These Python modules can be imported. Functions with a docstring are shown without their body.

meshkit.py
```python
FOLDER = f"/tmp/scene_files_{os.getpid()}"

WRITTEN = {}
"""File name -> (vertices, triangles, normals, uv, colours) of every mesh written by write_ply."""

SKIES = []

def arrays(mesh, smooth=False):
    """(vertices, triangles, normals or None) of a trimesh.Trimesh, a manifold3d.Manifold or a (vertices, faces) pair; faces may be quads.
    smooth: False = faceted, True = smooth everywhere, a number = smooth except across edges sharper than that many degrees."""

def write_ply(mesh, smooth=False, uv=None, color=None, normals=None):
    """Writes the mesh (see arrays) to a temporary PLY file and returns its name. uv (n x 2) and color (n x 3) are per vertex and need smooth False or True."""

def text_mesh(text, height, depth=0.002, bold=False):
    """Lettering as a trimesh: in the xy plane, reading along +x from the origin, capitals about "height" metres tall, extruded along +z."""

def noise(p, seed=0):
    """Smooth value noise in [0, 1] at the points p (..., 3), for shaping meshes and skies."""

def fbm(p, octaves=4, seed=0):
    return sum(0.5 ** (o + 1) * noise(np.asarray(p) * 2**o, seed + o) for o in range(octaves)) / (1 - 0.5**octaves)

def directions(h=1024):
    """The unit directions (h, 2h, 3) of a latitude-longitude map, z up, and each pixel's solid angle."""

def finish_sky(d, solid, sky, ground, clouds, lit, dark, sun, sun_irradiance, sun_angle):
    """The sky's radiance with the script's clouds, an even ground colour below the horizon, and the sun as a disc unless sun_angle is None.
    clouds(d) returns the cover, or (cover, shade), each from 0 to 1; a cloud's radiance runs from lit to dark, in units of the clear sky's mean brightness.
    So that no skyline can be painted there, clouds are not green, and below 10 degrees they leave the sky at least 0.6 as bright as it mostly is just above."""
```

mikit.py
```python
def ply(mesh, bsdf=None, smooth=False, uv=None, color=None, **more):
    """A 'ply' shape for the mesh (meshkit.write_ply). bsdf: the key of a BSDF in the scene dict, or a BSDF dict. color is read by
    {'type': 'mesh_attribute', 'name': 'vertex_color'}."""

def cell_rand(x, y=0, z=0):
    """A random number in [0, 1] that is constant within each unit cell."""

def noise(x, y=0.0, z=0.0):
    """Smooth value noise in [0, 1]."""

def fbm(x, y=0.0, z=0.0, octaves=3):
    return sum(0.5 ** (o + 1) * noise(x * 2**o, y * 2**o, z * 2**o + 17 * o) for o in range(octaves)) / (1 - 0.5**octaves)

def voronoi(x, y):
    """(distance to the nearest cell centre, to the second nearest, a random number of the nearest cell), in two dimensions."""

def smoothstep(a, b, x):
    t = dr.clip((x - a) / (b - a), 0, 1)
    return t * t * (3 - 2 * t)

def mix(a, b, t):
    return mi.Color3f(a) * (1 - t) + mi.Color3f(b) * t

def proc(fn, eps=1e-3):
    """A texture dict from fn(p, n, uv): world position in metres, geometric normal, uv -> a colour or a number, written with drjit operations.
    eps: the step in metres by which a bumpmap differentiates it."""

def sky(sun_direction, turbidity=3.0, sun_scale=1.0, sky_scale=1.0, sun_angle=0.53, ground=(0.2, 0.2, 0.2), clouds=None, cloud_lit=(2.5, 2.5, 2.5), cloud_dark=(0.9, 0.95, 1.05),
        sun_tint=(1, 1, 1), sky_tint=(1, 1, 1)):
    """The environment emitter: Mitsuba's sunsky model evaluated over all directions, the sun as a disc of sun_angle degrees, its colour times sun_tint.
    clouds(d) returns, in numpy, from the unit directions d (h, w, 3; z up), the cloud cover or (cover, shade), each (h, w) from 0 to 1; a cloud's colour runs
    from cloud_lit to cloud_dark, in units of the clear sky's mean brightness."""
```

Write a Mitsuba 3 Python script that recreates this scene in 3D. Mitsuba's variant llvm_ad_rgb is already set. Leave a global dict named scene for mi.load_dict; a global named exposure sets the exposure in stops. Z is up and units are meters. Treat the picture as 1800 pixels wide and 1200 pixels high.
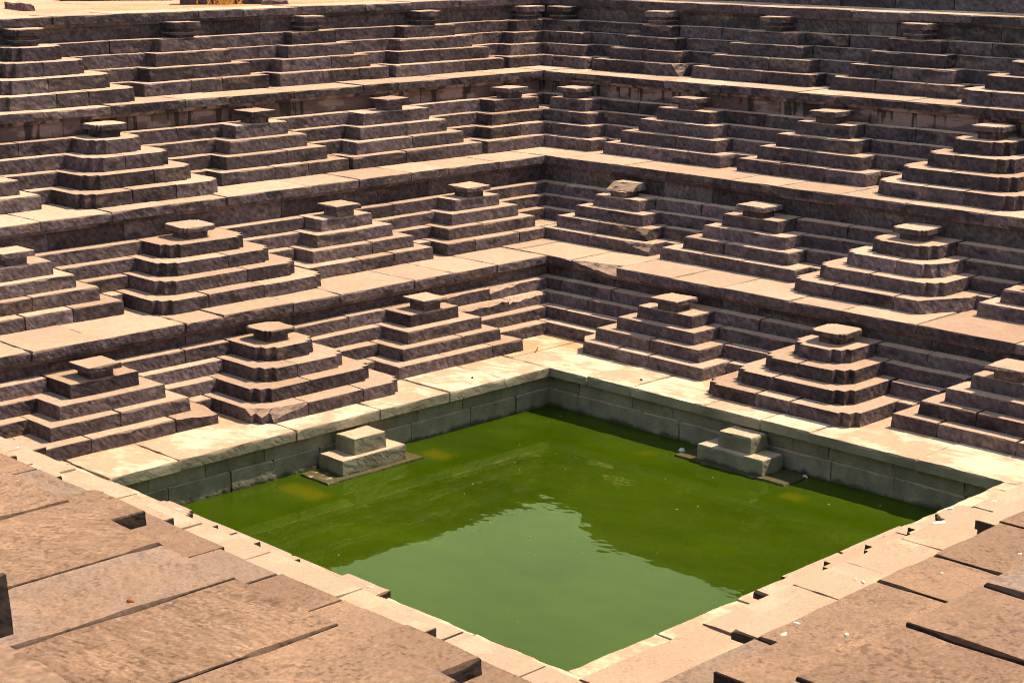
import math
import numpy as np, drjit as dr, mitsuba as mi, trimesh, manifold3d
from shapely.geometry import Polygon
from shapely import affinity
from shapely.geometry.polygon import orient
import mikit, meshkit
from mikit import proc, noise, fbm, smoothstep, mix, cell_rand
T4 = mi.ScalarTransform4f
scene, labels = {}, {}
# ------------------------------------------------------------------ camera, sky, exposure
CAM = np.array([18.2052, -18.7964, 6.8082]); AZ, EL, ROLL, FPX = 2.362985, -0.239498, 0.001493, 3004.53
fw = np.array([math.cos(EL) * math.cos(AZ), math.cos(EL) * math.sin(AZ), math.sin(EL)])
rt = np.cross(fw, [0, 0, 1]); rt /= np.linalg.norm(rt); up = np.cross(rt, fw)
up = -rt * math.sin(ROLL) + up * math.cos(ROLL)
scene['camera'] = {'type': 'perspective', 'fov': math.degrees(2 * math.atan(900 / FPX)), 'fov_axis': 'x', 'near_clip': 0.1, 'far_clip': 400.0,
                   'to_world': T4().look_at(origin=CAM.tolist(), target=(CAM + fw).tolist(), up=up.tolist())}
scene['sky'] = mikit.sky((0.18, 0.53, 0.829), turbidity=3, sky_scale=0.6, sun_tint=(1.05, 0.99, 0.93), sky_tint=(1.0, 0.97, 0.95), ground=(0.25, 0.18, 0.12),
                           clouds=lambda d: 0.95 * np.exp(-(np.clip(d[..., 2], 0, 1) / 0.5) ** 2), cloud_lit=(7.0, 7.5, 7.6))  # added bright haze low in the unseen sky, lifts water reflection and fill
exposure = 1.9

# ------------------------------------------------------------------ materials
def streaks(p, f, tilt):
    a = p.x + p.y
    return noise(a * f + p.z * f * tilt, p.z * f * 0.55 - a * f * 0.25, (p.x - p.y) * f * 0.5)

def stone_colour(top_a, top_b, side_a, side_b, stain, speck=0.12):
    def fn(p, n, uv):
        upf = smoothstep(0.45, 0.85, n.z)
        r = uv.x
        big = fbm(p.x * 1.1, p.y * 1.1, p.z * 1.1, 3)
        mid = fbm(p.x * 6, p.y * 6, p.z * 6, 3)
        fine = 0.6 * noise(p.x * 17, p.y * 17, p.z * 17) + 0.4 * noise(p.x * 41, p.y * 41, p.z * 41)
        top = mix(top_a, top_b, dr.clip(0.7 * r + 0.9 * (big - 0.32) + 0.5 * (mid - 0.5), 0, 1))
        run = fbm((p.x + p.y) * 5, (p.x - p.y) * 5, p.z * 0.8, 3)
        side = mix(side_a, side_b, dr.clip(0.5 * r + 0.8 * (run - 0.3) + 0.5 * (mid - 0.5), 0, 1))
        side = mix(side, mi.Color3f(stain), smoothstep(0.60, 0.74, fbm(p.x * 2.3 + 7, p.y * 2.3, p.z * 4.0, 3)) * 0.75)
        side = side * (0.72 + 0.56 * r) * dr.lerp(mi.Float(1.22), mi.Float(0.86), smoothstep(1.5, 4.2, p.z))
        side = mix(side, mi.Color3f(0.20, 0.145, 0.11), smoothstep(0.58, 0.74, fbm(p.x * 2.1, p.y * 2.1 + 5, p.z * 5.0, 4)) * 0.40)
        chis = streaks(p, 21.0, 0.9)
        side = side * (1 + 0.9 * (chis - 0.5))
        c = mix(side, top, upf)  # dusty treads stay pale; risers darkened and blued, shade put into the colour
        return c * (1 + (0.35 + 0.8 * (1 - upf)) * (fine - 0.5)) * (0.86 + 0.28 * uv.y)
    return fn

def stone_bump(k_top, k_side):
    def fn(p, n, uv):
        upf = smoothstep(0.45, 0.85, n.z)
        s = 0.6 * streaks(p, 26.0, 0.9) + 0.4 * fbm(p.x * 45, p.y * 45, p.z * 45, 2)
        s = 0.6 * s + 0.7 * fbm(p.x * 13, p.y * 13, p.z * 13, 2)
        t = 0.7 * fbm(p.x * 30, p.y * 30, p.z * 30, 3) + 0.6 * fbm(p.x * 7, p.y * 7, p.z * 7, 2)
        return s * k_side * (1 - upf) + t * k_top * upf
    return fn

def chisel_bump(p, n, uv):
    # tooled slabs: short pecked strokes, their direction set per stone
    upf = smoothstep(0.45, 0.85, n.z)
    a = uv.x * 3.0
    ca, sa = dr.cos(a), dr.sin(a)
    u, v = p.x * ca + p.y * sa, -p.x * sa + p.y * ca
    st = noise(u * 14, v * 60, 0.0) * 0.5 + fbm(p.x * 52, p.y * 52, p.z * 52, 2) * 0.6
    scal = smoothstep(0.50, 0.66, fbm(p.x * 3.1, p.y * 3.1, p.z * 3.1, 3)) * 0.7
    crag = smoothstep(0.72, 0.85, uv.y) * fbm(u * 5, v * 13, p.z * 9, 3) * 2.4
    side = fbm(p.x * 22, p.y * 22, p.z * 22, 3) * 2.0
    return 0.0075 * ((st * (0.55 + 0.5 * uv.y) + scal * 0.7 + crag) * upf + side * (1 - upf))

def stone_bsdf(key, colour, bump, rough=0.85, spec=0.25):
    scene[key] = {'type': 'twosided', 'bsdf': {'type': 'bumpmap', 'texture': proc(bump, eps=0.004), 'scale': 1.0,
                  'bsdf': {'type': 'principled', 'base_color': proc(colour), 'roughness': rough, 'specular': spec}}}

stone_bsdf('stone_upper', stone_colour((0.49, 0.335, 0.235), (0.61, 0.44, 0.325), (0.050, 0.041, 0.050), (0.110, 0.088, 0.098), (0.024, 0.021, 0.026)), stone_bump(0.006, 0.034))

def pale_colour(p, n, uv):
    upf = smoothstep(0.45, 0.85, n.z)
    pat = fbm(p.x * 2.2, p.y * 2.2, p.z, 4); fine = fbm(p.x * 30, p.y * 30, p.z * 30, 2); brush = fbm(p.x * 6 + p.y * 2, p.y * 11 - p.x * 3, 0, 3)
    top = mix((0.62, 0.41, 0.28), (0.84, 0.67, 0.48), smoothstep(0.37, 0.64, 0.6 * pat + 0.4 * brush + 0.12 * (uv.x - 0.5)))
    near_wall = smoothstep(0.75, 1.25, dr.maximum(-p.x, p.y)) * smoothstep(0.42, 0.6, fbm(p.x * 1.7, p.y * 1.7, 3.0, 3))
    top = mix(top, mi.Color3f(0.60, 0.34, 0.17), near_wall * 0.7)
    side = mix((0.17, 0.17, 0.125), (0.34, 0.33, 0.25), dr.clip(pat * 1.4 - 0.2 + 0.3 * (uv.x - 0.5), 0, 1))
    return mix(side, top, upf) * (1 + 0.3 * (fine - 0.5))
stone_bsdf('stone_pale', pale_colour, stone_bump(0.006, 0.015))

def pool_colour(p, n, uv):
    upf = smoothstep(0.45, 0.85, n.z)
    m = fbm(p.x * 5, p.y * 5, p.z * 5, 4); v = fbm((p.x + p.y) * 4, (p.x - p.y) * 4, p.z * 1.2, 3); fine = fbm(p.x * 40, p.y * 40, p.z * 40, 2)
    side = mix((0.13, 0.135, 0.095), (0.36, 0.345, 0.27), dr.clip(0.55 * m + 0.75 * v - 0.25 + 0.35 * (uv.x - 0.5), 0, 1))
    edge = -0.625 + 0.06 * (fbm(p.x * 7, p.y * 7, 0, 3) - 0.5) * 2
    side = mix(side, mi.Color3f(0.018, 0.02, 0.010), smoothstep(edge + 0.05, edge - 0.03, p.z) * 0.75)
    top = mix((0.50, 0.37, 0.25), (0.74, 0.58, 0.40), m)
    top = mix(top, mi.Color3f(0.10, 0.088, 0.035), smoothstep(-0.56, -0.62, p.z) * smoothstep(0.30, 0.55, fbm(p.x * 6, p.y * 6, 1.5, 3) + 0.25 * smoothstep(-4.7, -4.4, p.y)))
    return mix(side, top, upf) * (1 + 0.5 * (fine - 0.5))
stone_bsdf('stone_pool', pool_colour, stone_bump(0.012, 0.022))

def brown_colour(ta, tb, grey, grain=0.75):
    def fn(p, n, uv):
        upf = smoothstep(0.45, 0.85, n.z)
        big = fbm(p.x * 1.2, p.y * 1.2, p.z, 3); mid = fbm(p.x * 16, p.y * 16, p.z * 16, 3); fine = 0.5 * noise(p.x * 62, p.y * 62, p.z * 62) + 0.5 * noise(p.x * 105, p.y * 105, p.z * 105)
        top = mix(ta, tb, dr.clip(0.6 * uv.x + 0.8 * (big - 0.3) + 0.4 * (mid - 0.5), 0, 1))
        pit = smoothstep(0.66, 0.78, noise(p.x * 47, p.y * 47, p.z * 47)) * smoothstep(0.35, 0.6, fbm(p.x * 4, p.y * 4, p.z, 2))
        sc = smoothstep(0.70, 0.80, noise(p.x * 12 + p.y * 31, p.y * 11 - p.x * 26, p.z * 9)) * smoothstep(0.5, 0.7, noise(p.x * 3, p.y * 3, 4.0))
        pale = smoothstep(0.55, 0.75, fbm(p.x * 2.6, p.y * 2.6, 9.0, 4))
        top = mix(top, top * mi.Color3f(1.18, 1.17, 1.15), pale) * (1 - (0.42 * pit + 0.35 * sc) * grain)
        top = mix(top, mi.Color3f(grey), smoothstep(0.72, 0.95, uv.x) * 0.6 * smoothstep(0.3, 0.6, big))
        side = mix((0.018, 0.015, 0.015), (0.06, 0.048, 0.043), mid)  # slab edges nearly black: their shade is put into the colour
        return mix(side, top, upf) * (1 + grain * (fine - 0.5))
    return fn
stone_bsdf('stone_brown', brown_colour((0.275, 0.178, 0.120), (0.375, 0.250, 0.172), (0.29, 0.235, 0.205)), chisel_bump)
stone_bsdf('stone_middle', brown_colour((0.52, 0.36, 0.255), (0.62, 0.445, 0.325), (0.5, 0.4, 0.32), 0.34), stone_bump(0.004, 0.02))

def plaster_colour(p, n, uv):
    m = fbm(p.x * 2.2 + 3, p.y * 2.2, p.z * 4.5, 4); v = fbm((p.x + p.y) * 7, (p.x - p.y) * 7, p.z * 1.1, 3); fine = fbm(p.x * 30, p.y * 30, p.z * 30, 2)
    c = mix((0.13, 0.10, 0.085), (0.30, 0.23, 0.19), m)
    c = mix(c * mi.Color3f(0.5, 0.47, 0.52), mi.Color3f(0.25, 0.185, 0.175), smoothstep(0.50, 0.60, m) * 0.7)
    c = mix(c, mi.Color3f(0.018, 0.016, 0.015), smoothstep(0.56, 0.66, v + 0.18 * (0.5 - m)) * 0.85)
    return c * (1 + 0.3 * (fine - 0.5))
stone_bsdf('panel_plaster', plaster_colour, stone_bump(0.006, 0.012))
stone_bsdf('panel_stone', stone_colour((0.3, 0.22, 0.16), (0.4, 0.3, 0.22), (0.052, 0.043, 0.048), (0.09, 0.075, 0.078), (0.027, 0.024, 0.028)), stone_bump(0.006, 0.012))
scene['bedding'] = {'type': 'twosided', 'bsdf': {'type': 'diffuse', 'reflectance': {'type': 'rgb', 'value': (0.06, 0.048, 0.04)}}}

def sand_colour(p, n, uv):
    b = fbm(p.x * 0.6, p.y * 0.6, 0, 4); f = fbm(p.x * 9, p.y * 9, 0, 3); g = noise(p.x * 30, p.y * 30, 0)
    return mix((0.66, 0.265, 0.14), (0.80, 0.37, 0.26), smoothstep(0.3, 0.65, b * 0.7 + f * 0.3)) * (0.88 + 0.24 * g)
stone_bsdf('sand', sand_colour, lambda p, n, uv: 0.03 * fbm(p.x * 3, p.y * 3, 0, 4), 0.95, 0.1)

WATER_Z = -0.66
def water_colour(p, n, uv):
    b = fbm(p.x * 0.45 + p.y * 0.2, p.y * 0.35, 0, 3); s = fbm(p.x * 1.3 + p.y * 0.5, p.y * 2.4 - p.x * 0.9, 0, 3)
    c = mix((0.028, 0.058, 0.0008), (0.056, 0.102, 0.0020), dr.clip(0.6 * b + 0.7 * s - 0.15, 0, 1))
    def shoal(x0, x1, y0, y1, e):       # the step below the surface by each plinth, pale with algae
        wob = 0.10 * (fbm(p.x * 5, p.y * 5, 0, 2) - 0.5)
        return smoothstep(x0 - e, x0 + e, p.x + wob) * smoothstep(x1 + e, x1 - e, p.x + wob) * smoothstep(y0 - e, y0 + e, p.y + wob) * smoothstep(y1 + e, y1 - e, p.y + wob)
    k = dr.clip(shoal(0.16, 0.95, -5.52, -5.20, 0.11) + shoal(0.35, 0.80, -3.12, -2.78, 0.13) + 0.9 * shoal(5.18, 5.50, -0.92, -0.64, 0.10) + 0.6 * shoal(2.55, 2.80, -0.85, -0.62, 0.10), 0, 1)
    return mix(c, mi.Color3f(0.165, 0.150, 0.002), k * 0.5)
def water_bump(p, n, uv):
    calm = smoothstep(0.35, 0.7, fbm(p.x * 0.5, p.y * 0.5, 0, 2))
    return 0.0011 * (0.4 + calm) * fbm(p.x * 3.5 + p.y, p.y * 5.5 - p.x, 0, 3)
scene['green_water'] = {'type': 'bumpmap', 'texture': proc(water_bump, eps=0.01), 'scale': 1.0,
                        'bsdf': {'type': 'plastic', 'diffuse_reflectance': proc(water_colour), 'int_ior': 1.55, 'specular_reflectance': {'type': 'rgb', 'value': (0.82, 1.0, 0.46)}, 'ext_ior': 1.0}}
def flat(key, rgb, rough=0.8):
    scene[key] = {'type': 'twosided', 'bsdf': {'type': 'principled', 'base_color': {'type': 'rgb', 'value': rgb}, 'roughness': rough, 'specular': 0.2}}
flat('white_lime', (0.82, 0.78, 0.70)); flat('dry_leaf', (0.42, 0.16, 0.05)); flat('dark_wood', (0.10, 0.065, 0.045)); flat('paper', (0.8, 0.8, 0.78)); flat('scum', (0.45, 0.50, 0.22))
flat('dry_grass', (0.50, 0.36, 0.08))

# ------------------------------------------------------------------ helpers
rng = np.random.default_rng(11)
def numbered(name):
    if name not in scene and name not in labels and not any(k.startswith(name + '__') for k in scene):
        return name
    i = 1
    while f'{name}_{i:03d}' in KEYS: i += 1
    return f'{name}_{i:03d}'
KEYS = set()
COUNT = {}
def fresh(name):
    i = COUNT.get(name, 0); COUNT[name] = i + 1
    k = name if i == 0 else f'{name}_{i:03d}'
    KEYS.add(k); return k
def thing(name, label, cat, group=None):
    k = fresh(name); labels[k] = {'label': label, 'category': cat}
    if group: labels[k]['group'] = group
    return k
def struct(name, label, kind='structure'):
    k = fresh(name); labels[k] = {'label': label, 'kind': kind}
    return k
TOPS = []
def part(holder, name, shape, label=None, kind=None):
    k = fresh(f'{holder}__{name}'); scene[k] = shape
    if label or kind:
        labels[k] = {}
        if label: labels[k]['label'] = label
        if kind: labels[k]['kind'] = kind
    return k

def wob(p, f, seed=0): return meshkit.noise(np.asarray(p) * f, seed) - 0.5
def ring_points(poly, res):
    c = np.array(orient(poly, 1.0).exterior.coords)[:-1]
    # drop tiny edges
    keep = [i for i in range(len(c)) if np.linalg.norm(c[i] - c[i - 1]) > 1e-4]; c = c[keep]
    P, NS, NM = [], [], []            # position, shading group normal, offset normal
    m = len(c)
    en = []
    for i in range(m):
        d = c[(i + 1) % m] - c[i]; d = d / np.linalg.norm(d); en.append(np.array([d[1], -d[0]]))
    for i in range(m):
        a, b = c[i], c[(i + 1) % m]
        k = max(1, int(round(np.linalg.norm(b - a) / res)))
        for j in range(k + 1):
            P.append(a + (b - a) * j / k)
            if j == 0: q = en[i - 1] + en[i]; q = q / max(0.3, 1 + en[i - 1] @ en[i])
            elif j == k: q = en[i] + en[(i + 1) % m]; q = q / max(0.3, 1 + en[i] @ en[(i + 1) % m])
            else: q = en[i]
            NM.append(q); NS.append(i)
    return np.array(P), np.array(NM)

def stone(poly, z0, z1, res=0.09, amp=0.010, batter=0.012, chip=0.020, bottom=False, tilt=(0, 0), dz_amp=0.006, top_rings=(0.75, 0.4)):
    """One dressed block: wavy faces, worn top edge, slightly uneven bed. Returns (vertices, faces)."""
    P, N = ring_points(poly, res); m = len(P); c0 = np.array(poly.centroid.coords[0]); H = z1 - z0
    zs = [z0] + [z0 + H * t for t in ((0.5,) if H < 0.16 else (0.33, 0.7))]
    cz = 0.3 * chip + chip * np.clip(wob(np.c_[P, np.full(m, z1)], 6.0, 3) * 2.4 + 0.25, 0, 1.6)
    dz = dz_amp * 2 * wob(np.c_[P, np.full(m, z1)], 1.7, 5) + (P - c0) @ np.array(tilt)
    rows = []
    for z in zs + [None]:
        zz = np.full(m, z) if z is not None else z1 - cz + dz
        p3 = np.c_[P, zz]
        off = amp * (1.3 * wob(p3, 3.1, 1) + 0.9 * wob(p3, 9.0, 2)) - batter * (zz - z0) / H
        rows.append(np.c_[P + N * off[:, None], zz])
    last = rows[-1]
    inset = np.c_[last[:, :2] - N * (cz * 0.8)[:, None], z1 + dz]
    rows.append(inset)
    V = np.vstack(rows); R = len(rows); F = []
    i = np.arange(m); j = (i + 1) % m
    for r in range(R - 1):
        a, b = r * m, (r + 1) * m
        F += [np.c_[a + i, a + j, b + j], np.c_[a + i, b + j, b + i]]
    base = len(V); tops = [inset.copy()]
    for t in top_rings:
        q = inset[:, :2] * t + c0 * (1 - t)
        z = z1 + dz_amp * 2 * wob(np.c_[q, np.full(m, z1)], 1.7, 5) + (q - c0) @ np.array(tilt)
        tops.append(np.c_[q, z])
    V = np.vstack([V] + tops + [[[c0[0], c0[1], z1]]]); k = len(tops)
    for r in range(k - 1):
        a, b = base + r * m, base + (r + 1) * m
        F += [np.c_[a + i, a + j, b + j], np.c_[a + i, b + j, b + i]]
    F.append(np.c_[base + (k - 1) * m + i, base + (k - 1) * m + j, np.full(m, len(V) - 1)])
    if bottom:
        b0 = len(V); V = np.vstack([V, rows[0], [[c0[0], c0[1], z0]]])
        F.append(np.c_[b0 + j, b0 + i, np.full(m, b0 + m)])
    F = np.vstack(F)
    ar = np.linalg.norm(np.cross(V[F[:, 1]] - V[F[:, 0]], V[F[:, 2]] - V[F[:, 0]]), axis=1)
    return V, F[ar > 1e-9]

def shape(mesh, bsdf, smooth=True, tone=None, kind=None):
    V, F = (mesh if isinstance(mesh, tuple) else (np.array(mesh.vertices), np.array(mesh.faces)))
    u = rng.random() if tone is None else tone; v = rng.random() if kind is None else kind
    if bsdf in ('stone_brown', 'stone_middle', 'stone_pale'): TOPS.append(np.asarray(V))
    return mikit.ply((V, F), bsdf, smooth=smooth, uv=np.tile([u, v], (len(V), 1)))

def boxm(x0, x1, y0, y1, z0, z1):
    m = trimesh.creation.box((x1 - x0, y1 - y0, z1 - z0)); m.apply_translation(((x0 + x1) / 2, (y0 + y1) / 2, (z0 + z1) / 2)); return m

def broken(poly, z0, z1, cuts, seed=0, **kw):
    """A block with corners knocked off: a solid, refined, cut by wavy fracture surfaces."""
    V, F = stone(poly, z0, z1, bottom=True, **kw)
    tm = trimesh.Trimesh(V, F, process=False); tm.merge_vertices(digits_vertex=5)
    mf = manifold3d.Manifold(manifold3d.Mesh(np.asarray(tm.vertices, np.float32), np.asarray(tm.faces, np.uint32)))
    if mf.is_empty():
        mf = manifold3d.Manifold.extrude(manifold3d.CrossSection([np.array(orient(poly).exterior.coords)[:-1].tolist()]), z1 - z0).translate((0, 0, z0))
    for q, (pt, nrm) in enumerate(cuts):
        nrm = np.array(nrm, float); nrm /= np.linalg.norm(nrm); pt = np.array(pt, float)
        a = np.cross(nrm, [0.3, 0.2, 0.93]); a /= np.linalg.norm(a); b = np.cross(nrm, a)
        g = np.linspace(-1.8, 1.8, 61); gu, gv = np.meshgrid(g, g, indexing='ij')
        base = pt + gu[..., None] * a + gv[..., None] * b
        hgt = 0.030 * (meshkit.fbm(base * 7.0, 3, 40 + seed + q) - 0.5) * 2 + 0.07 * (meshkit.fbm(base * 1.6, 2, 60 + seed + q) - 0.5)
        lo = base + nrm * hgt[..., None]; hi = base + nrm * 2.0
        n = len(g); idx = np.arange(n * n).reshape(n, n)
        f = []
        A, B, C, D = idx[:-1, :-1].ravel(), idx[1:, :-1].ravel(), idx[1:, 1:].ravel(), idx[:-1, 1:].ravel()
        f += [np.c_[A, D, C], np.c_[A, C, B]]; o = n * n
        f += [np.c_[A + o, C + o, D + o], np.c_[A + o, B + o, C + o]]
        rim = np.r_[idx[:, 0], idx[-1, 1:], idx[-2::-1, -1], idx[0, -2:0:-1]]; rn = np.roll(rim, -1)
        f += [np.c_[rim, rn, rn + o], np.c_[rim, rn + o, rim + o]]
        cm = trimesh.Trimesh(np.vstack([lo.reshape(-1, 3), hi.reshape(-1, 3)]), np.vstack(f), process=False)
        if cm.volume < 0: cm.invert()
        cutter = manifold3d.Manifold(manifold3d.Mesh(np.asarray(cm.vertices, np.float32), np.asarray(cm.faces, np.uint32)))
        mf = mf - cutter
    m = mf.to_mesh(); v, f = np.array(m.vert_properties[:, :3]), np.array(m.tri_verts)
    t = trimesh.graph.smooth_shade(trimesh.Trimesh(v, f, process=False), angle=math.radians(24), facet_minarea=None)
    return np.array(t.vertices), np.array(t.faces)

SIDES = {'BL': lambda s, o: (-o, s), 'BR': lambda s, o: (s, o), 'NL': lambda s, o: (s, -8 - o), 'NR': lambda s, o: (8 + o, s)}
def quad(side, s0, s1, o0, o1):
    f = SIDES[side]; return orient(Polygon([f(s0, o0), f(s1, o0), f(s1, o1), f(s0, o1)]))
def splits(s0, s1, mean, fixed=None):
    if fixed is not None:
        e = [s0] + [x for x in sorted(fixed) if s0 + 0.15 < x < s1 - 0.15] + [s1]; out = []
        for a, b in zip(e[:-1], e[1:]): out += (splits(a, b, mean) if b - a > 1.8 * mean else [(a, b)])
        return out
    k = max(1, int(round((s1 - s0) / mean))); x = np.linspace(s0, s1, k + 1)
    x[1:-1] += (rng.random(k - 1) - 0.5) * 0.5 * (s1 - s0) / k
    return list(zip(x[:-1], x[1:]))

# ------------------------------------------------------------------ the tank: levels and offsets from the pool's edge
Z = [0.0, 1.15, 2.46, 3.83, 5.23]
RISE = [0.195, 0.205, 0.228, 0.235]
FAR = dict(d=[0, 2.4, 4.8, 7.0, 8.85], F=[[1.07, 1.30, 1.51, 1.73], [3.56, 3.80, 4.01, 4.22], [5.80, 6.02, 6.25, 6.46], [7.87, 8.10, 8.32, 8.52]],
           w=[[1.63, 1.88, 2.11, 2.31], [3.98, 4.25, 4.47, 4.67], [6.22, 6.46, 6.68, 6.88], [8.30, 8.48, 8.64, 8.76]])
NEAR = dict(d=[0, 1.87, 4.15, 6.42, 9.07], F=[[0.80, 1.05, 1.25, 1.47], [2.95, 3.2, 3.41, 3.61], [5.2, 5.4, 5.65, 5.88], [8.1, 8.35, 8.6, 8.78]],
            w=[[1.2, 1.42, 1.62, 1.80], [3.42, 3.66, 3.88, 4.08], [5.62, 5.86, 6.08, 6.30], [8.5, 8.7, 8.88, 9.02]])
PRM = {'BL': FAR, 'BR': FAR, 'NL': NEAR, 'NR': NEAR}
NOTCH = 0.56
# pyramids: (start, end, notched?) along each side, per tier
PYR = {
 'BL': [[(-8.28, -5.58, 0), (-5.26, -2.58, 1), (-2.20, 0.46, 0)],
        [(-8.10, -5.42, 0), (-5.18, -2.02, 1), (-1.98, 0.78, 0), (1.08, 3.80, 0)],
        [(-8.10, -5.42, 0), (-5.02, -2.38, 1), (-2.05, 0.72, 0), (0.84, 4.08, 0), (4.24, 7.1, 0)],
        [(-5.30, -2.58, 1), (-2.14, 0.57, 0), (0.80, 3.48, 0), (3.66, 6.70, 0), (6.86, 9.6, 0)]],
 'BR': [[(-0.50, 2.24, 0), (2.66, 5.30, 1), (5.60, 8.25, 0)],
        [(-3.80, -1.06, 0), (-0.78, 2.04, 0), (2.32, 5.12, 1), (5.36, 8.1, 0)],
        [(-7.1, -4.50, 0), (-4.22, -1.32, 0), (-0.93, 1.85, 0), (2.31, 4.97, 1)],
        [(-9.6, -6.66, 0), (-6.47, -4.02, 0), (-3.73, -0.85, 0), (-0.47, 2.26, 0), (2.53, 5.2, 1)]],
 'NL': [[(-0.50, 2.16, 0), (2.50, 5.25, 1), (5.53, 8.19, 0)],
        [(2.3, 5.1, 1), (5.42, 8.1, 0), (8.5, 11.2, 0)],
        [(8.65, 11.3, 0), (11.4, 14.06, 0)],
        [(12.57, 15.27, 0)]],
 'NR': [[(-8.17, -5.5, 0), (-5.25, -2.55, 1)],
        [(-11.2, -8.5, 0), (-8.07, -5.4, 0), (-5.1, -2.3, 1)],
        [(-14.3, -11.6, 0)],
        []]}
SPAN = {'BL': [(-9.6, 2.4), (-10.2, 4.8), (-9.5, 7.0), (-8.6, 9.0)], 'BR': [(-2.4, 9.7), (-4.8, 10.0), (-7.0, 8.5), (-9.0, 8.2)],
        'NL': [(-2.3, 9.9), (0.5, 12.2), (4.5, 14.4), (9.5, 16.9)], 'NR': [(-9.8, 2.3), (-12.1, 0.0), (-14.3, -5.5), (-16.9, -9.5)]}
SIDE_WORDS = {'BL': 'left wall', 'BR': 'right wall', 'NL': 'near left bank', 'NR': 'near right bank'}
TIER_WORDS = ['lowest tier', 'second tier', 'third tier', 'topmost tier']
ORD = ['first', 'second', 'third', 'fourth', 'fifth']
JOINTS = {('BL', 0): [-6.93, -5.0, -3.5, -2.15, -1.0], ('BR', 0): [1.7, 3.1, 4.15, 5.0, 6.7],
          ('NL', 1): [4.9, 6.0, 7.3, 8.6], ('NR', 1): [-8.35, -7.1, -6.3, -5.4], ('NL', 2): [4.95, 5.95, 7.1, 8.51, 9.20, 9.87, 11.1, 12.1],
          ('NR', 2): [-11.6, -10.65, -9.32, -8.64, -7.71], ('NL', 3): [10.43, 11.94, 12.70, 13.5], ('NR', 3): [-13.95, -13.41, -12.63, -12.0, -11.2, -10.4]}

def redent(side, s0, s1, F, back, a=0.14, e=0.085):
    """A step whose corners are small square posts set a little behind its two faces."""
    f = SIDES[side]; b = a + e
    c = [(s0, back), (s0, F + b), (s0 + e, F + b), (s0 + e, F + e), (s0 + b, F + e), (s0 + b, F), (s1 - b, F), (s1 - b, F + e), (s1 - e, F + e), (s1 - e, F + b), (s1, F + b), (s1, back)]
    return orient(Polygon([f(*q) for q in c]))

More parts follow.
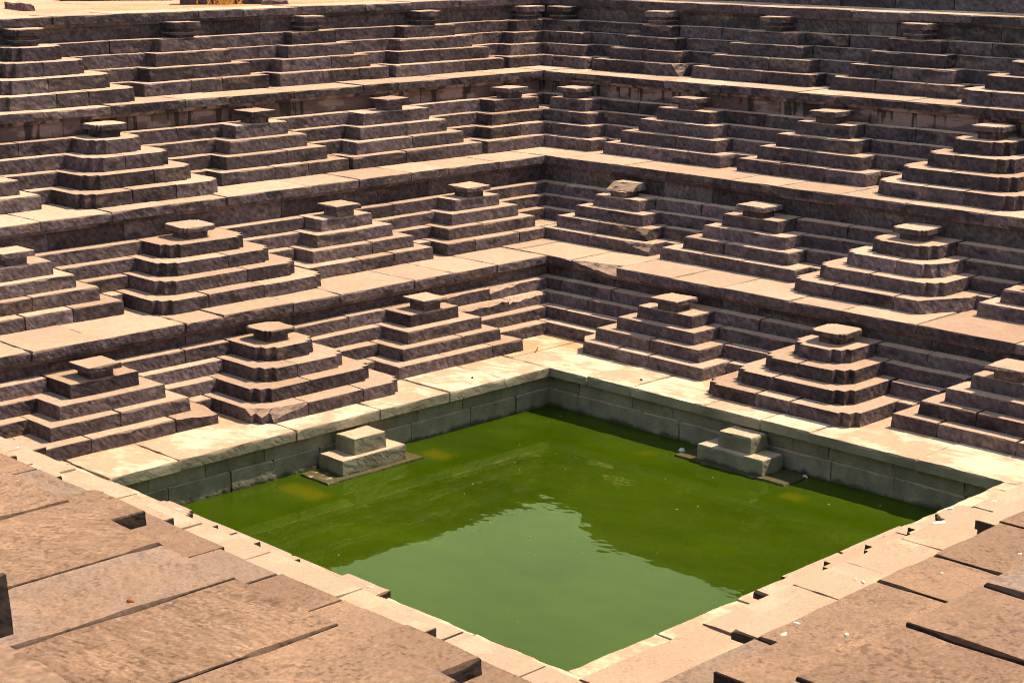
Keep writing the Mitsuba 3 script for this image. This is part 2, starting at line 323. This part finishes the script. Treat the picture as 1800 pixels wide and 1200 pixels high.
# fractures: (side, tier, index, layer) -> list of (local s, o, dz from the step's top, normal in (s, o, z))
CUTS = {('BL', 0, 0, 0): [((-6.25, 1.10, 0.01), (0.10, -0.22, 1.0))],
        ('BL', 0, 1, 0): [((-5.10, 0.66, -0.03), (-0.55, -0.55, 1.0)), ((-4.72, 0.54, -0.05), (-0.2, -1.0, 0.75))],
        ('BR', 0, 0, 0): [((-0.36, 1.18, -0.10), (-1.0, -0.85, 0.12))],
        ('BR', 1, 0, 1): [((-1.75, 3.84, -0.05), (0.12, -1.0, 0.75))],
        ('BR', 1, 0, 0): [((-1.6, 3.58, -0.04), (0.10, -1.0, 0.9))],
        ('BR', 1, 2, 0): [((5.02, 3.55, -0.05), (1.0, -0.5, 0.35))],
        ('BR', 1, 2, 1): [((2.60, 3.5, -0.03), (-0.8, -0.6, 0.6))],
        ('BR', 1, 2, 2): [((4.40, 3.72, -0.04), (0.9, -0.5, 0.5))],
        ('BR', 3, 1, 0): [((-4.20, 7.98, -0.02), (0.65, -0.6, 0.75))],
        ('BR', 3, 3, 0): [((-0.42, 8.0, -0.04), (-0.9, -0.5, 0.5))]}

def local_cut(side, z, c):
    (s, o, dz), (ns, no, nz) = c
    f = SIDES[side]; p = f(s, o); q0 = f(0, 0); qs = f(1, 0); qo = f(0, 1)
    es = np.array(qs) - np.array(q0); eo = np.array(qo) - np.array(q0); n2 = es * ns + eo * no
    return ((p[0], p[1], z + dz), (n2[0], n2[1], nz))

def clip_s(side, tier, i, s0, s1, G):
    """BL and NR stop against the faces of the walls at their ends."""
    return s0, s1

def capital(pk, side, tier, sc, oc, zb, notched, mat):
    f = SIDES[side]; a, h = 0.265, (0.095, 0.10, 0.105, 0.135)[tier]
    zc = zb + (0.095, 0.10, 0.115, 0.155)[tier]
    yaw, size = 5.0 * (rng.random() - 0.5), 0.96 + 0.12 * rng.random()
    def outline(r, n):
        return affinity.rotate(raw_outline(r * size, n), yaw, origin='centroid')
    def raw_outline(r, n):
        if not notched: return quad(side, sc - r, sc + r, oc - r, oc + r)
        e = 0.038 if n > 0.05 else 0.02
        base = quad(side, sc - r, sc + r, oc - r, oc + r)
        for u in (-1, 1):
            for v in (-1, 1):
                base = base.difference(quad(side, *sorted((sc + u * r * 1.01, sc + u * (r - e))), *sorted((oc + v * r * 1.01, oc + v * (r - n)))))
                base = base.difference(quad(side, *sorted((sc + u * r * 1.01, sc + u * (r - n))), *sorted((oc + v * r * 1.01, oc + v * (r - e)))))
        return base
    if (side, tier) == ('NL', 3): h = 0.20
    r = a + (0.03 if notched else 0)
    neck = stone(outline(0.175 + 0.02 * notched, 0.04), zb - 0.004, zc + 0.002, res=0.1, amp=0.006, batter=-0.004, chip=0.003, top_rings=(0.5,))
    part(pk, 'neck', shape(neck, mat))
    if tier == 3:
        ring = stone(outline(0.225, 0.05), zb + 0.055, zb + 0.098, res=0.1, amp=0.004, batter=0.0, chip=0.008, bottom=True, top_rings=(0.5,))
        part(pk, 'moulding', shape(ring, mat))
    under = stone(outline(r - 0.01, 0.085), zc, zc + 0.03, res=0.07, amp=0.004, batter=-0.02, chip=0.002, bottom=True, top_rings=(0.5,))
    cv, cf = stone(outline(r, 0.085), zc + 0.018, zc + h, res=0.06, amp=0.012, batter=0.0, chip=0.022, bottom=True, tilt=tuple((rng.random(2) - 0.5) * 0.03), top_rings=(0.6,))
    if (side, tier) == ('BR', 1) and abs(sc + 2.43) < 0.05:
        tm = trimesh.Trimesh(*broken(outline(r, 0.085), zc + 0.018, zc + h + 0.05, [((*f(sc, oc - 0.06), zc + 0.085), (*(np.array(f(0.25, -1.0)) - np.array(f(0, 0))), 1.15))], res=0.05, amp=0.012, chip=0.02), process=False)
        part(pk, 'capital', shape((np.array(tm.vertices), np.array(tm.faces)), mat, tone=0.8), 'capital with its front broken off to a pale fracture')
    else:
        part(pk, 'capital', shape((cv, cf), mat))

def build_side(side):
    prm = PRM[side]; near = side[0] == 'N'; sw = SIDE_WORDS[side]
    for t in range(4):
        z, h, d, dn = Z[t], RISE[t], prm['d'][t], prm['d'][t + 1]; F, w = prm['F'][t], prm['w'][t]
        s_lo, s_hi = SPAN[side][t]; panel = dn + 0.13
        if side == 'BL': s_hi_w = lambda i: w[i] - 0.004
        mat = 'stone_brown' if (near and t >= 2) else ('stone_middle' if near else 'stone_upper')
        res = 0.10 if not near else 0.09
        wk = None if near else thing('stepped_wall', f'four-ledge stepped stone wall of the {TIER_WORDS[t]} on the {sw}', 'stepped wall', 'stepped walls between the terraces')
        pyr = PYR[side][t]
        nl = len(pyr)
        for j, (p0, p1, notched) in enumerate(pyr):
            if side in ('BL', 'NL'): order = (nl - 1 - j) if side == 'BL' else j
            else: order = j if side == 'BR' else nl - 1 - j
            far = 'inner corner' if not near else ('left end' if side == 'NL' else 'right end')
            hurt = {('BL', 0, 0): ', bottom step chipped', ('BL', 0, 1): ', bottom step corner broken', ('BR', 1, 0): ', steps and capital broken', ('BR', 3, 1): ', bottom corner broken'}.get((side, t, j), '')
            pk = thing('stepped_pyramid', f"{'notched' if notched else 'square'} pyramid {ORD[order]} from {far} on {sw}'s {TIER_WORDS[t]}{hurt}", 'stepped pyramid', 'stepped pyramids of the tank walls')
            c, hw = (p0 + p1) / 2, (p1 - p0) / 2
            for i in range(4):
                a, b = c - hw + 0.27 * i, c + hw - 0.27 * i
                a += 0.05 * (rng.random() - 0.5); b += 0.05 * (rng.random() - 0.5)
                f0 = F[i] - (NOTCH - 0.10 * i if notched else 0) + 0.03 * (rng.random() - 0.5)
                # corner pyramids run into the facing wall
                if side == 'BL' and b > F[i] - 0.05: b = F[i] - 0.004
                if side == 'BR' and a < -F[i] + 0.05: a = -panel - 0.2
                back = panel + 0.12
                whole = redent(side, a, b, f0, back) if notched else quad(side, a, b, f0, back)
                n = (1, 2, 2, 3)[3 - i] if (notched or b - a > 2.0) else (1 if i > 1 else 2)
                if near: n = min(n, 2)
                zt = z + h * (i + 1); zb = z + h * i + (0.002 if i else -0.002)
                pieces = splits(a, b, (b - a) / n)
                for q, (x0, x1) in enumerate(pieces):
                    g = 0.004
                    piece = whole.intersection(quad(side, x0 + (g if q else 0), x1 - (g if q < len(pieces) - 1 else 0), f0 - 1, back + 1))
                    if piece.is_empty or piece.geom_type != 'Polygon': continue
                    cuts = [local_cut(side, zt, cc) for cc in CUTS.get((side, t, j, i), []) if x0 - 0.02 <= cc[0][0] <= x1 + 0.02]
                    kw = dict(res=res, amp=0.005 if side[0] == 'N' and t > 0 else 0.011, batter=0.006 if side == 'BL' else 0.014, chip=(0.009 if notched else 0.016 + 0.01 * rng.random()), dz_amp=0.005)
                    if notched: kw['amp'] = 0.006
                    dzs = 0.008 * (rng.random() - 0.5)
                    if cuts:
                        part(pk, 'stone', shape(broken(piece, zb, zt, cuts, seed=7 * t + i, **kw), mat), 'step stone with a broken corner')
                    else:
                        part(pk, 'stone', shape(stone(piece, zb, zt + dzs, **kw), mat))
            oc = F[3] + (0.28 if notched else 0.235)
            capital(pk, side, t, c + 0.02 * (rng.random() - 0.5), oc, z + 4 * h, notched, mat)
        if near: continue          # nothing of the near walls shows: their copings hide them
        # ledges between the pyramids
        for i in range(4):
            lo, hi = s_lo, s_hi
            if side == 'BL': lo, hi = max(s_lo, -8 - NEAR['w'][t][i] + 0.005), w[i] - 0.005
            if side == 'NR': lo, hi = -8 - w[i] + 0.005, s_hi
            if side == 'BR': lo, hi = -panel - 0.3, s_hi
            if side == 'NL': lo, hi = s_lo, 8 + panel + 0.3
            holes = sorted([((p0 + p1) / 2 - (p1 - p0) / 2 + 0.27 * i, (p0 + p1) / 2 + (p1 - p0) / 2 - 0.27 * i) for p0, p1, _ in pyr])
            free, x = [], lo
            for a, b in holes:
                if a > x: free.append((x, min(a, hi)))
                x = max(x, b)
            if x < hi: free.append((x, hi))
            for a, b in free:
                if b - a < 0.05: continue
                for x0, x1 in splits(a + 0.004, b - 0.004, 1.25):
                    zt = z + h * (i + 1) + 0.008 * (rng.random() - 0.5); o0 = w[i] + 0.014 * (rng.random() - 0.5)
                    poly = quad(side, x0 + 0.003, x1 - 0.003, o0, panel + 0.10)
                    zb = z + h * i - 0.002
                    kw = dict(res=0.12, amp=0.012, batter=0.006 if side == 'BL' else 0.014, chip=0.016, dz_amp=0.006)
                    if side == 'BL' and t == 0 and i in (2, 3) and x1 > 0.6:
                        cc = [local_cut(side, zt, ((x0 + (0.35 if i == 2 else 0.25), o0 + 0.04, -0.03), (-0.05 if i == 2 else -0.12, -0.75, 1.0)))]
                        part(wk, 'stone', shape(broken(poly, zb, zt, cc, seed=i, **kw), mat), 'ledge stone with its front edge broken away')
                    else:
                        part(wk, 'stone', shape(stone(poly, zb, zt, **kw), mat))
        # recessed panel and the moulding below the coping
        lo, hi = s_lo, s_hi
        if side == 'BL': lo, hi = max(s_lo, -8 - NEAR['d'][t + 1]), panel - 0.004
        if side == 'BR': lo = -panel - 0.5
        if side == 'NL': hi = 8 + panel + 0.5
        if side == 'NR': lo = -8 - panel + 0.004
        zp0, zp1 = z + 4 * h - 0.01, Z[t + 1] - 0.148
        pm = 'panel_plaster' if t == 2 and not near else 'panel_stone'
        for x0, x1 in splits(lo, hi, 1.1):
            poly = quad(side, x0 + 0.003, x1 - 0.003, panel + 0.02 * (rng.random() - 0.5), panel + 0.4)
            part(wk, 'panel', shape(stone(poly, zp0, zp1, res=0.2, amp=0.008, batter=0.0, chip=0.004, top_rings=(0.5,)), pm))
        hi2 = dn + 0.06 if side == 'BL' else hi; lo2 = -8 - dn - 0.06 if side == 'NR' else lo
        for x0, x1 in splits(lo2, hi2, 1.6):
            poly = quad(side, x0 + 0.002, x1 - 0.002, dn + 0.055, panel + 0.3)
            part(wk, 'moulding', shape(stone(poly, zp1 - 0.055, zp1 + 0.004, res=0.15, amp=0.006, batter=-0.03, chip=0.004, bottom=True, top_rings=(0.5,)), pm if t == 2 else mat))

# sunk slabs: each of the near right slabs lies a little lower than its neighbour
STEP = {('NR', 3): lambda s: 0.020 * (s + 12.0), ('NL', 3): lambda s: -0.003 * (s - 12.0), ('NR', 2): lambda s: 0.012 * (s + 9.0)}
def terrace_slabs(holder, side, t, inner, outer, lo, hi, mat, mean, jz, jo, thick=0.14, res=0.10, gap=0.006, tiltamp=0.004, fixed=None, dz_amp=0.006, chip=0.022):
    for x0, x1 in splits(lo, hi, mean, fixed):
        o0 = inner + (rng.random() - 0.5) * jo; dz = (rng.random() - 0.5) * jz + STEP.get((side, t), (lambda s: 0.0))((x0 + x1) / 2); f = SIDES[side]
        sk = (rng.random(2) - 0.5) * 0.05
        poly = orient(Polygon([f(x0 + gap, o0), f(x1 - gap, o0), f(x1 - gap + sk[1] * 0, outer), f(x0 + gap + sk[0] * 0, outer)]))
        tl = tuple((rng.random(2) - 0.5) * tiltamp)
        kw = dict(res=res, amp=0.005 if side[0] == 'N' and t > 0 else 0.011, batter=0.0, chip=chip, tilt=tl, dz_amp=dz_amp)
        if (side, t) == ('BR', 1) and x0 < -1.0 and x1 > -2.4:
            c = [local_cut(side, Z[t], ((max(x0, -1.9) + 0.3, o0 + 0.05, -0.03), (0.15, -0.75, 1.0)))]
            part(holder, 'slab', shape(broken(poly, Z[t] - thick, Z[t] + dz, c, seed=31, **kw), mat), 'paving slab with a splintered edge')
        else:
            part(holder, 'slab', shape(stone(poly, Z[t] - thick, Z[t] + dz, bottom=True, **kw), mat))

# ------------------------------------------------------------------ the setting: pool, terraces, ground
wk = struct('water', 'murky green water filling the square pool')
g = np.linspace(-0.3, 8.3, 3); X, Y = np.meshgrid(g, g - 8.0, indexing='ij')
n3 = 3; idx = np.arange(9).reshape(3, 3)
wf = np.vstack([np.c_[idx[:-1, :-1].ravel(), idx[1:, :-1].ravel(), idx[1:, 1:].ravel()], np.c_[idx[:-1, :-1].ravel(), idx[1:, 1:].ravel(), idx[:-1, 1:].ravel()]])
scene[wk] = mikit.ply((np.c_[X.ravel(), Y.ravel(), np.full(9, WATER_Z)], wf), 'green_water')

TERRACE_LABEL = ['lowest terrace of pale slabs round the pool', 'second terrace of worn tan slabs', 'third terrace of worn tan slabs', 'fourth terrace of worn tan slabs', 'top rim paved with worn slabs']
for t in range(5):
    tk = struct('terrace', TERRACE_LABEL[t])
    for side in ('BL', 'BR', 'NL', 'NR'):
        prm = PRM[side]; near = side[0] == 'N'; d = prm['d'][t]
        outer = (prm['w'][t][0] + 0.25) if t < 4 else d + (1.3 if side == 'BR' else 0.85)
        fd = FAR['d'][t]; nd = NEAR['d'][t]; fo = (FAR['w'][t][0] + 0.25) if t < 4 else fd + 0.9
        no = (NEAR['w'][t][0] + 0.25) if t < 4 else nd + 1.1
        k = min(t, 3)
        lo, hi = SPAN[side][k]
        if side == 'BL': lo, hi = (max(lo, -8 - nd + 0.01), fd - 0.012)
        if side == 'BR': lo, hi = -fo, hi
        if side == 'NL': hi = 8 + no
        if side == 'NR': lo, hi = (-8 - nd + 0.012, hi)
        if t == 4 and near: lo, hi = (10.5, 8 + no) if side == 'NL' else (-8 - nd + 0.012, -10.5)
        if t == 4 and not near: lo, hi = (-10.0, fd - 0.012) if side == 'BL' else (-fo, 12.0)
        if t == 0: mat = 'stone_pale'
        elif not near: mat = 'stone_upper'
        else: mat = 'stone_middle' if t == 1 else 'stone_brown'
        if near: terrace_slabs(tk, side, t, d, outer, lo, hi, mat, (1.3, 1.15, 0.8, 0.75, 0.8)[t], (0.008, 0.010, 0.005, 0.004, 0.004)[t], (0.03, 0.025, 0.05, 0.04, 0.04)[t], res=0.05, gap=0.004 if t < 2 else 0.006, tiltamp=0.001, fixed=JOINTS.get((side, t), None), dz_amp=0.003, chip=0.018)
        else: terrace_slabs(tk, side, t, d, outer, lo, hi, mat, (1.25, 1.15, 1.2, 1.25, 1.3)[t], 0.014, 0.035, gap=0.006, fixed=JOINTS.get((side, t), None))
        f = SIDES[side]
    bed = []
    for side in ('BL', 'BR', 'NL', 'NR'):
        prm = PRM[side]; d = prm['d'][t]; outer = (prm['w'][t][0] + 0.4) if t < 4 else d + 0.8
        ext = 8 + 2 * outer
        q = quad(side, -outer if side in ('BR', 'NL') else -8 - d, 8 + outer if side in ('BR', 'NL') else d, d + 0.30, outer)
        x0, y0, x1, y1 = q.bounds; bed.append(boxm(x0, x1, y0, y1, Z[t] - 0.30, Z[t] - 0.15))
    part(tk, 'bedding', mikit.ply(trimesh.util.concatenate(bed), 'bedding'), kind='stuff')

for side in ('BL', 'BR'):
    pk = thing('pool_wall', {'BL': 'grey-green pool wall below the left lip', 'BR': 'grey-green pool wall below the right lip', 'NL': 'hidden pool wall under the near left lip', 'NR': 'hidden pool wall under the near right lip'}[side], 'pool wall')
    lo, hi = {'BL': (-8.05, 0.06), 'BR': (-0.3, 8.3), 'NL': (-0.3, 8.3), 'NR': (-8.05, 0.06)}[side]
    for row, (z0, z1, o0) in enumerate(((-0.37, -0.142, 0.14), (-0.95, -0.375, 0.105))):
        e = hi if side not in ('BL', 'NR') else o0 - 0.004
        e0 = lo if side in ('BR', 'NL') else -8 - o0 + 0.004
        for x0, x1 in splits(e0, e, 0.95):
            poly = quad(side, x0 + 0.004, x1 - 0.004, o0 + 0.02 * (rng.random() - 0.5), 0.5)
            part(pk, 'stone', shape(stone(poly, z0, z1, res=0.12, amp=0.012, batter=0.004, chip=0.02, top_rings=(0.5,)), 'stone_pool'))
for side, c, who in (('BL', -4.03, 'left'), ('BR', 3.97, 'right')):
    pk = thing('stone_plinth', f'two-step stone plinth standing in the water against the {who} pool wall', 'plinth', 'plinths in the pool')
    sl = (-0.93, 0.83, -0.60) if side == 'BL' else (-0.93, 1.02, -0.54)
    for name, a, b, o0, z0, z1 in (('base_slab', c + sl[0], c + sl[1], sl[2], -0.9, -0.635), ('lower_block', c - 0.585, c + 0.585, -0.50 if side == 'BL' else -0.45, -0.65, -0.415), ('upper_block', c - 0.29, c + 0.29, -0.40 if side == 'BL' else -0.34, -0.413, -0.182)):
        part(pk, name, shape(stone(quad(side, a, b, o0, 0.03), z0, z1, res=0.07, amp=0.012, batter=0.004, chip=0.02, dz_amp=0.01 if name == 'upper_block' else 0.004), 'stone_pool'))

gk = struct('sandy_ground', 'orange sandy ground round the top of the tank')
gm = []
zg = 5.20
def sheet(x0, x1, y0, y1, nx, ny):
    xs, ys = np.linspace(x0, x1, nx), np.linspace(y0, y1, ny); A, B = np.meshgrid(xs, ys, indexing='ij'); i = np.arange(nx * ny).reshape(nx, ny)
    P = np.c_[A.ravel(), B.ravel(), np.zeros(nx * ny)]
    P[:, 2] = zg + 0.05 * (meshkit.fbm(P * 0.35, 3) - 0.5) - 0.01
    f = np.vstack([np.c_[i[:-1, :-1].ravel(), i[1:, :-1].ravel(), i[1:, 1:].ravel()], np.c_[i[:-1, :-1].ravel(), i[1:, 1:].ravel(), i[:-1, 1:].ravel()]])
    return trimesh.Trimesh(P, f, process=False)
xa, xb, ya, yb = -FAR['d'][4] - 0.5, 8 + NEAR['d'][4] + 0.5, -8 - NEAR['d'][4] - 0.5, FAR['d'][4] + 0.5
gm = [sheet(-150, xa, -150, 150, 90, 160), sheet(xb, 150, -150, 150, 60, 120), sheet(xa, xb, yb, 150, 20, 60), sheet(xa, xb, -150, ya, 20, 60)]
scene[gk] = mikit.ply(trimesh.util.concatenate(gm), 'sand', smooth=True)

# ------------------------------------------------------------------ the stepped sides
for side in ('BL', 'BR', 'NL', 'NR'): build_side(side)

# ------------------------------------------------------------------ wall behind the rim on the right, blocks lying on the sand
bk = thing('plinth_wall', 'long wall of big dark stone blocks behind the rim at the top right', 'stone wall')
for row in range(3):
    for x0, x1 in splits(-9.0 + 0.3 * row, 12.5, 1.2):
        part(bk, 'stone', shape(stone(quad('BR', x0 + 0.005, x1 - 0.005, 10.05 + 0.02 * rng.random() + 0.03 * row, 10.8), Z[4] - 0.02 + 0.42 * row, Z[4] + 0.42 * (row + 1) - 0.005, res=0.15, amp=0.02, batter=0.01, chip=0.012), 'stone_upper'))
def lying(name, label, cat, x, y, L, W, H, yaw, mat, seed):
    c, s = math.cos(yaw), math.sin(yaw)
    P = [(x + c * a - s * b, y + s * a + c * b) for a, b in ((-L / 2, -W / 2), (L / 2, -W / 2), (L / 2 * 0.94, W / 2), (-L / 2, W / 2 * 0.9))]
    k = thing(name, label, cat)
    scene[k] = shape(stone(orient(Polygon(P)), Z[4] - 0.08, Z[4] + H, res=0.08, amp=0.04, batter=0.02, chip=0.04, dz_amp=0.02), mat)
lying('stone_block', 'large dark stone block lying on the sand at the top edge', 'stone', -11.6, 2.3, 1.9, 0.7, 0.34, 1.0, 'stone_upper', 1)
lying('stone_block', 'small broken stone lying right of the large dark block', 'stone', -10.5, 2.72, 0.55, 0.22, 0.06, 0.75, 'stone_upper', 2)
lying('stone_block', 'long narrow stone lying on the sand at the far left', 'stone', -12.1, -2.15, 1.3, 0.22, 0.10, 2.95, 'stone_upper', 3)
lying('stone_block', 'low line of dark masonry on the sand by the top edge', 'stone', -14.6, 1.6, 2.4, 0.6, 0.25, 0.85, 'stone_upper', 4)

# ------------------------------------------------------------------ small litter
def blob(x, y, z, r, seed, squash=0.6, h=0.004, yaw=0.0):
    a = np.linspace(0, 2 * np.pi, 15)[:-1]; rr = r * (0.65 + 0.7 * meshkit.noise(np.c_[np.cos(a) * 1.5 + seed, np.sin(a) * 1.5, a * 0], seed))
    u, v = rr * np.cos(a), rr * np.sin(a) * squash; c, s = math.cos(yaw), math.sin(yaw)
    P = np.c_[x + c * u - s * v, y + s * u + c * v]; m = len(P)
    V = np.vstack([np.c_[P, np.full(m, z - 0.01)], np.c_[P, np.full(m, z)], np.c_[x + (P[:, 0] - x) * 0.6, y + (P[:, 1] - y) * 0.6, np.full(m, z + h)], [[x, y, z + h * 1.2]]])
    i = np.arange(m); j = (i + 1) % m
    F = np.vstack([np.c_[i, j, j + m], np.c_[i, j + m, i + m], np.c_[i + m, j + m, j + 2 * m], np.c_[i + m, j + 2 * m, i + 2 * m], np.c_[i + 2 * m, j + 2 * m, np.full(m, 3 * m)]])
    return V, F

from scipy.spatial import cKDTree
TV = np.vstack(TOPS); TREE = cKDTree(TV[:, :2])
def ground(x, y, z):
    i = TREE.query_ball_point((x, y), 0.16); q = TV[i]; q = q[abs(q[:, 2] - z) < 0.09]
    return z if len(q) == 0 else float(np.median(q[q[:, 2] > q[:, 2].max() - 0.02][:, 2]))
def at(px, py, z):
    f_ = FPX; d = fw + rt_r * (px - 900) / f_ - up * (py - 600) / f_
    return CAM + (z - CAM[2]) / d[2] * d
rt_r = np.cross(fw, up)
SPOTS = [(-0.9, -9.75, 1.15, 0.07), (-0.2, -9.72, 1.15, 0.06), (1.4, -9.95, 1.15, 0.03), (3.62, -9.62, 1.0, 0.045), (3.95, -9.55, 1.0, 0.06), (5.1, -12.5, 2.46, 0.03), (6.95, -9.5, 1.0, 0.05), (8.6, -12.6, 2.46, 0.025), (9.0, -10.25, 1.15, 0.035),
         (12.2, -10.3, 2.46, 0.035), (12.25, -10.5, 2.46, 0.045), (12.1, -9.4, 2.46, 0.03), (9.5, -7.0, 1.0, 0.03), (9.9, -4.75, 1.15, 0.10), (9.75, -4.3, 1.15, 0.06), (9.95, -3.8, 1.15, 0.05), (12.3, -7.3, 2.46, 0.04), (12.6, -8.2, 2.46, 0.03), (14.5, -11.5, 3.83, 0.025), (14.3, -12.9, 3.83, 0.02), (10.2, -6.6, 1.15, 0.03), (12.4, -8.9, 2.46, 0.025)]
seen = {}
for i, (x, y, z, r) in enumerate(sorted([q for j, q in enumerate(sorted(SPOTS, key=lambda q: abs(q[0] - 8.5) + abs(q[1] + 8.5))) if j not in (0, 4, 8, 14, 16, 18, 19, 21)], key=lambda q: abs(q[0] - 8.5) + abs(q[1] + 8.5))):
    bank = 'left' if x + y < 0.5 - 0.0 and x < 9.2 else 'right'
    what = {1.15: 'pale slabs', 1.0: 'capitals', 2.46: 'brown slabs', 3.83: 'big brown slabs'}[z]
    seen[bank, what] = seen.get((bank, what), 0) + 1
    k = thing('bird_dropping', f"white bird dropping, {('first', 'second', 'third', 'fourth', 'fifth', 'sixth', 'seventh')[seen[bank, what] - 1]} from the front corner on the near {bank} {what}", 'bird dropping', 'white splashes on the near banks')
    scene[k] = shape(blob(x, y, ground(x, y, z) + 0.003, 0.75 * r, i + 3, 0.55, 0.003, rng.random() * 3), 'white_lime')
k = thing('fallen_leaf', 'curled orange-brown leaf lying on the near left brown slabs', 'leaf'); scene[k] = shape(blob(11.85, -14.95, ground(11.85, -14.95, 3.83) + 0.004, 0.022, 40, 0.6, 0.008, 0.4), 'dry_leaf')
def stick(name, label, pts, r, mat):
    k = thing(name, label, 'twig'); segs = []
    for a, b in zip(pts[:-1], pts[1:]):
        segs.append(trimesh.creation.cylinder(r, segment=[a, b], sections=6))
    scene[k] = shape(trimesh.util.concatenate(segs), mat, smooth=False)
stick('twig', 'thin dark twig lying on the pale terrace by the inner corner', [(-1.0, 0.75, 0.02), (-0.88, 0.62, 0.03), (-0.80, 0.48, 0.02)], 0.007, 'dark_wood')
for i, (x, y, z, r, w) in enumerate([(-0.35, -1.35, 0.0, 0.022, 'dark pebble on the pale terrace by the left pool lip'), (1.55, 0.42, 0.0, 0.02, 'dark pebble on the pale terrace by the right pool lip')]):
    k = thing('pebble', w, 'pebble'); scene[k] = shape(blob(x, y, z + 0.015, r, 60 + i, 0.8, 0.015), 'dark_wood')
for i, (x, y, w) in enumerate([(2.95, -0.25, 'pale lump floating left of the right plinth'), (4.95, 0.0, 'pale lump floating right of the right plinth')]):
    k = thing('floating_lump', w, 'lump of scum'); scene[k] = shape(blob(x, y, WATER_Z + 0.006, 0.05, 70 + i, 0.8, 0.03), 'paper')
gt = []
r3 = np.random.default_rng(8)
for i in range(60):
    b = np.array([-11.15 + 0.35 * r3.normal() * 0.5, 1.95 + 0.3 * r3.normal() * 0.5, Z[4] - 0.02]); lean = np.array([r3.normal() * 0.1, r3.normal() * 0.1, 0.16 + 0.12 * r3.random()]); w_ = np.array([0.012, 0.008, 0])
    V = np.array([b - w_, b + w_, b + lean * 0.6 + w_ * 0.7, b + lean * 0.6 - w_ * 0.7, b + lean * 1.0 + np.array([lean[0], lean[1], -0.02])])
    gt.append(trimesh.Trimesh(V, [[0, 1, 2], [0, 2, 3], [3, 2, 4]], process=False))
k = thing('grass_tuft', 'yellow dry grass tuft in front of the large dark block on the sand', 'dry grass'); scene[k] = mikit.ply(trimesh.util.concatenate(gt), 'dry_grass')
k = struct('floating_specks', 'tiny pale specks of scum and leaf bits floating on the green water', 'stuff'); sp = []
r2 = np.random.default_rng(5)
for i in range(110):
    x, y = 0.1 + 7.8 * r2.random(), -0.1 - 7.8 * r2.random()
    if r2.random() > 0.35 + 0.65 * (x < 5 and y > -5): continue
    V, F = blob(x, y, WATER_Z + 0.004, 0.004 + 0.013 * r2.random() ** 4, i, 0.6, 0.004, r2.random() * 3); sp.append(trimesh.Trimesh(V, F, process=False))
scene[k] = mikit.ply(trimesh.util.concatenate(sp), 'scum')
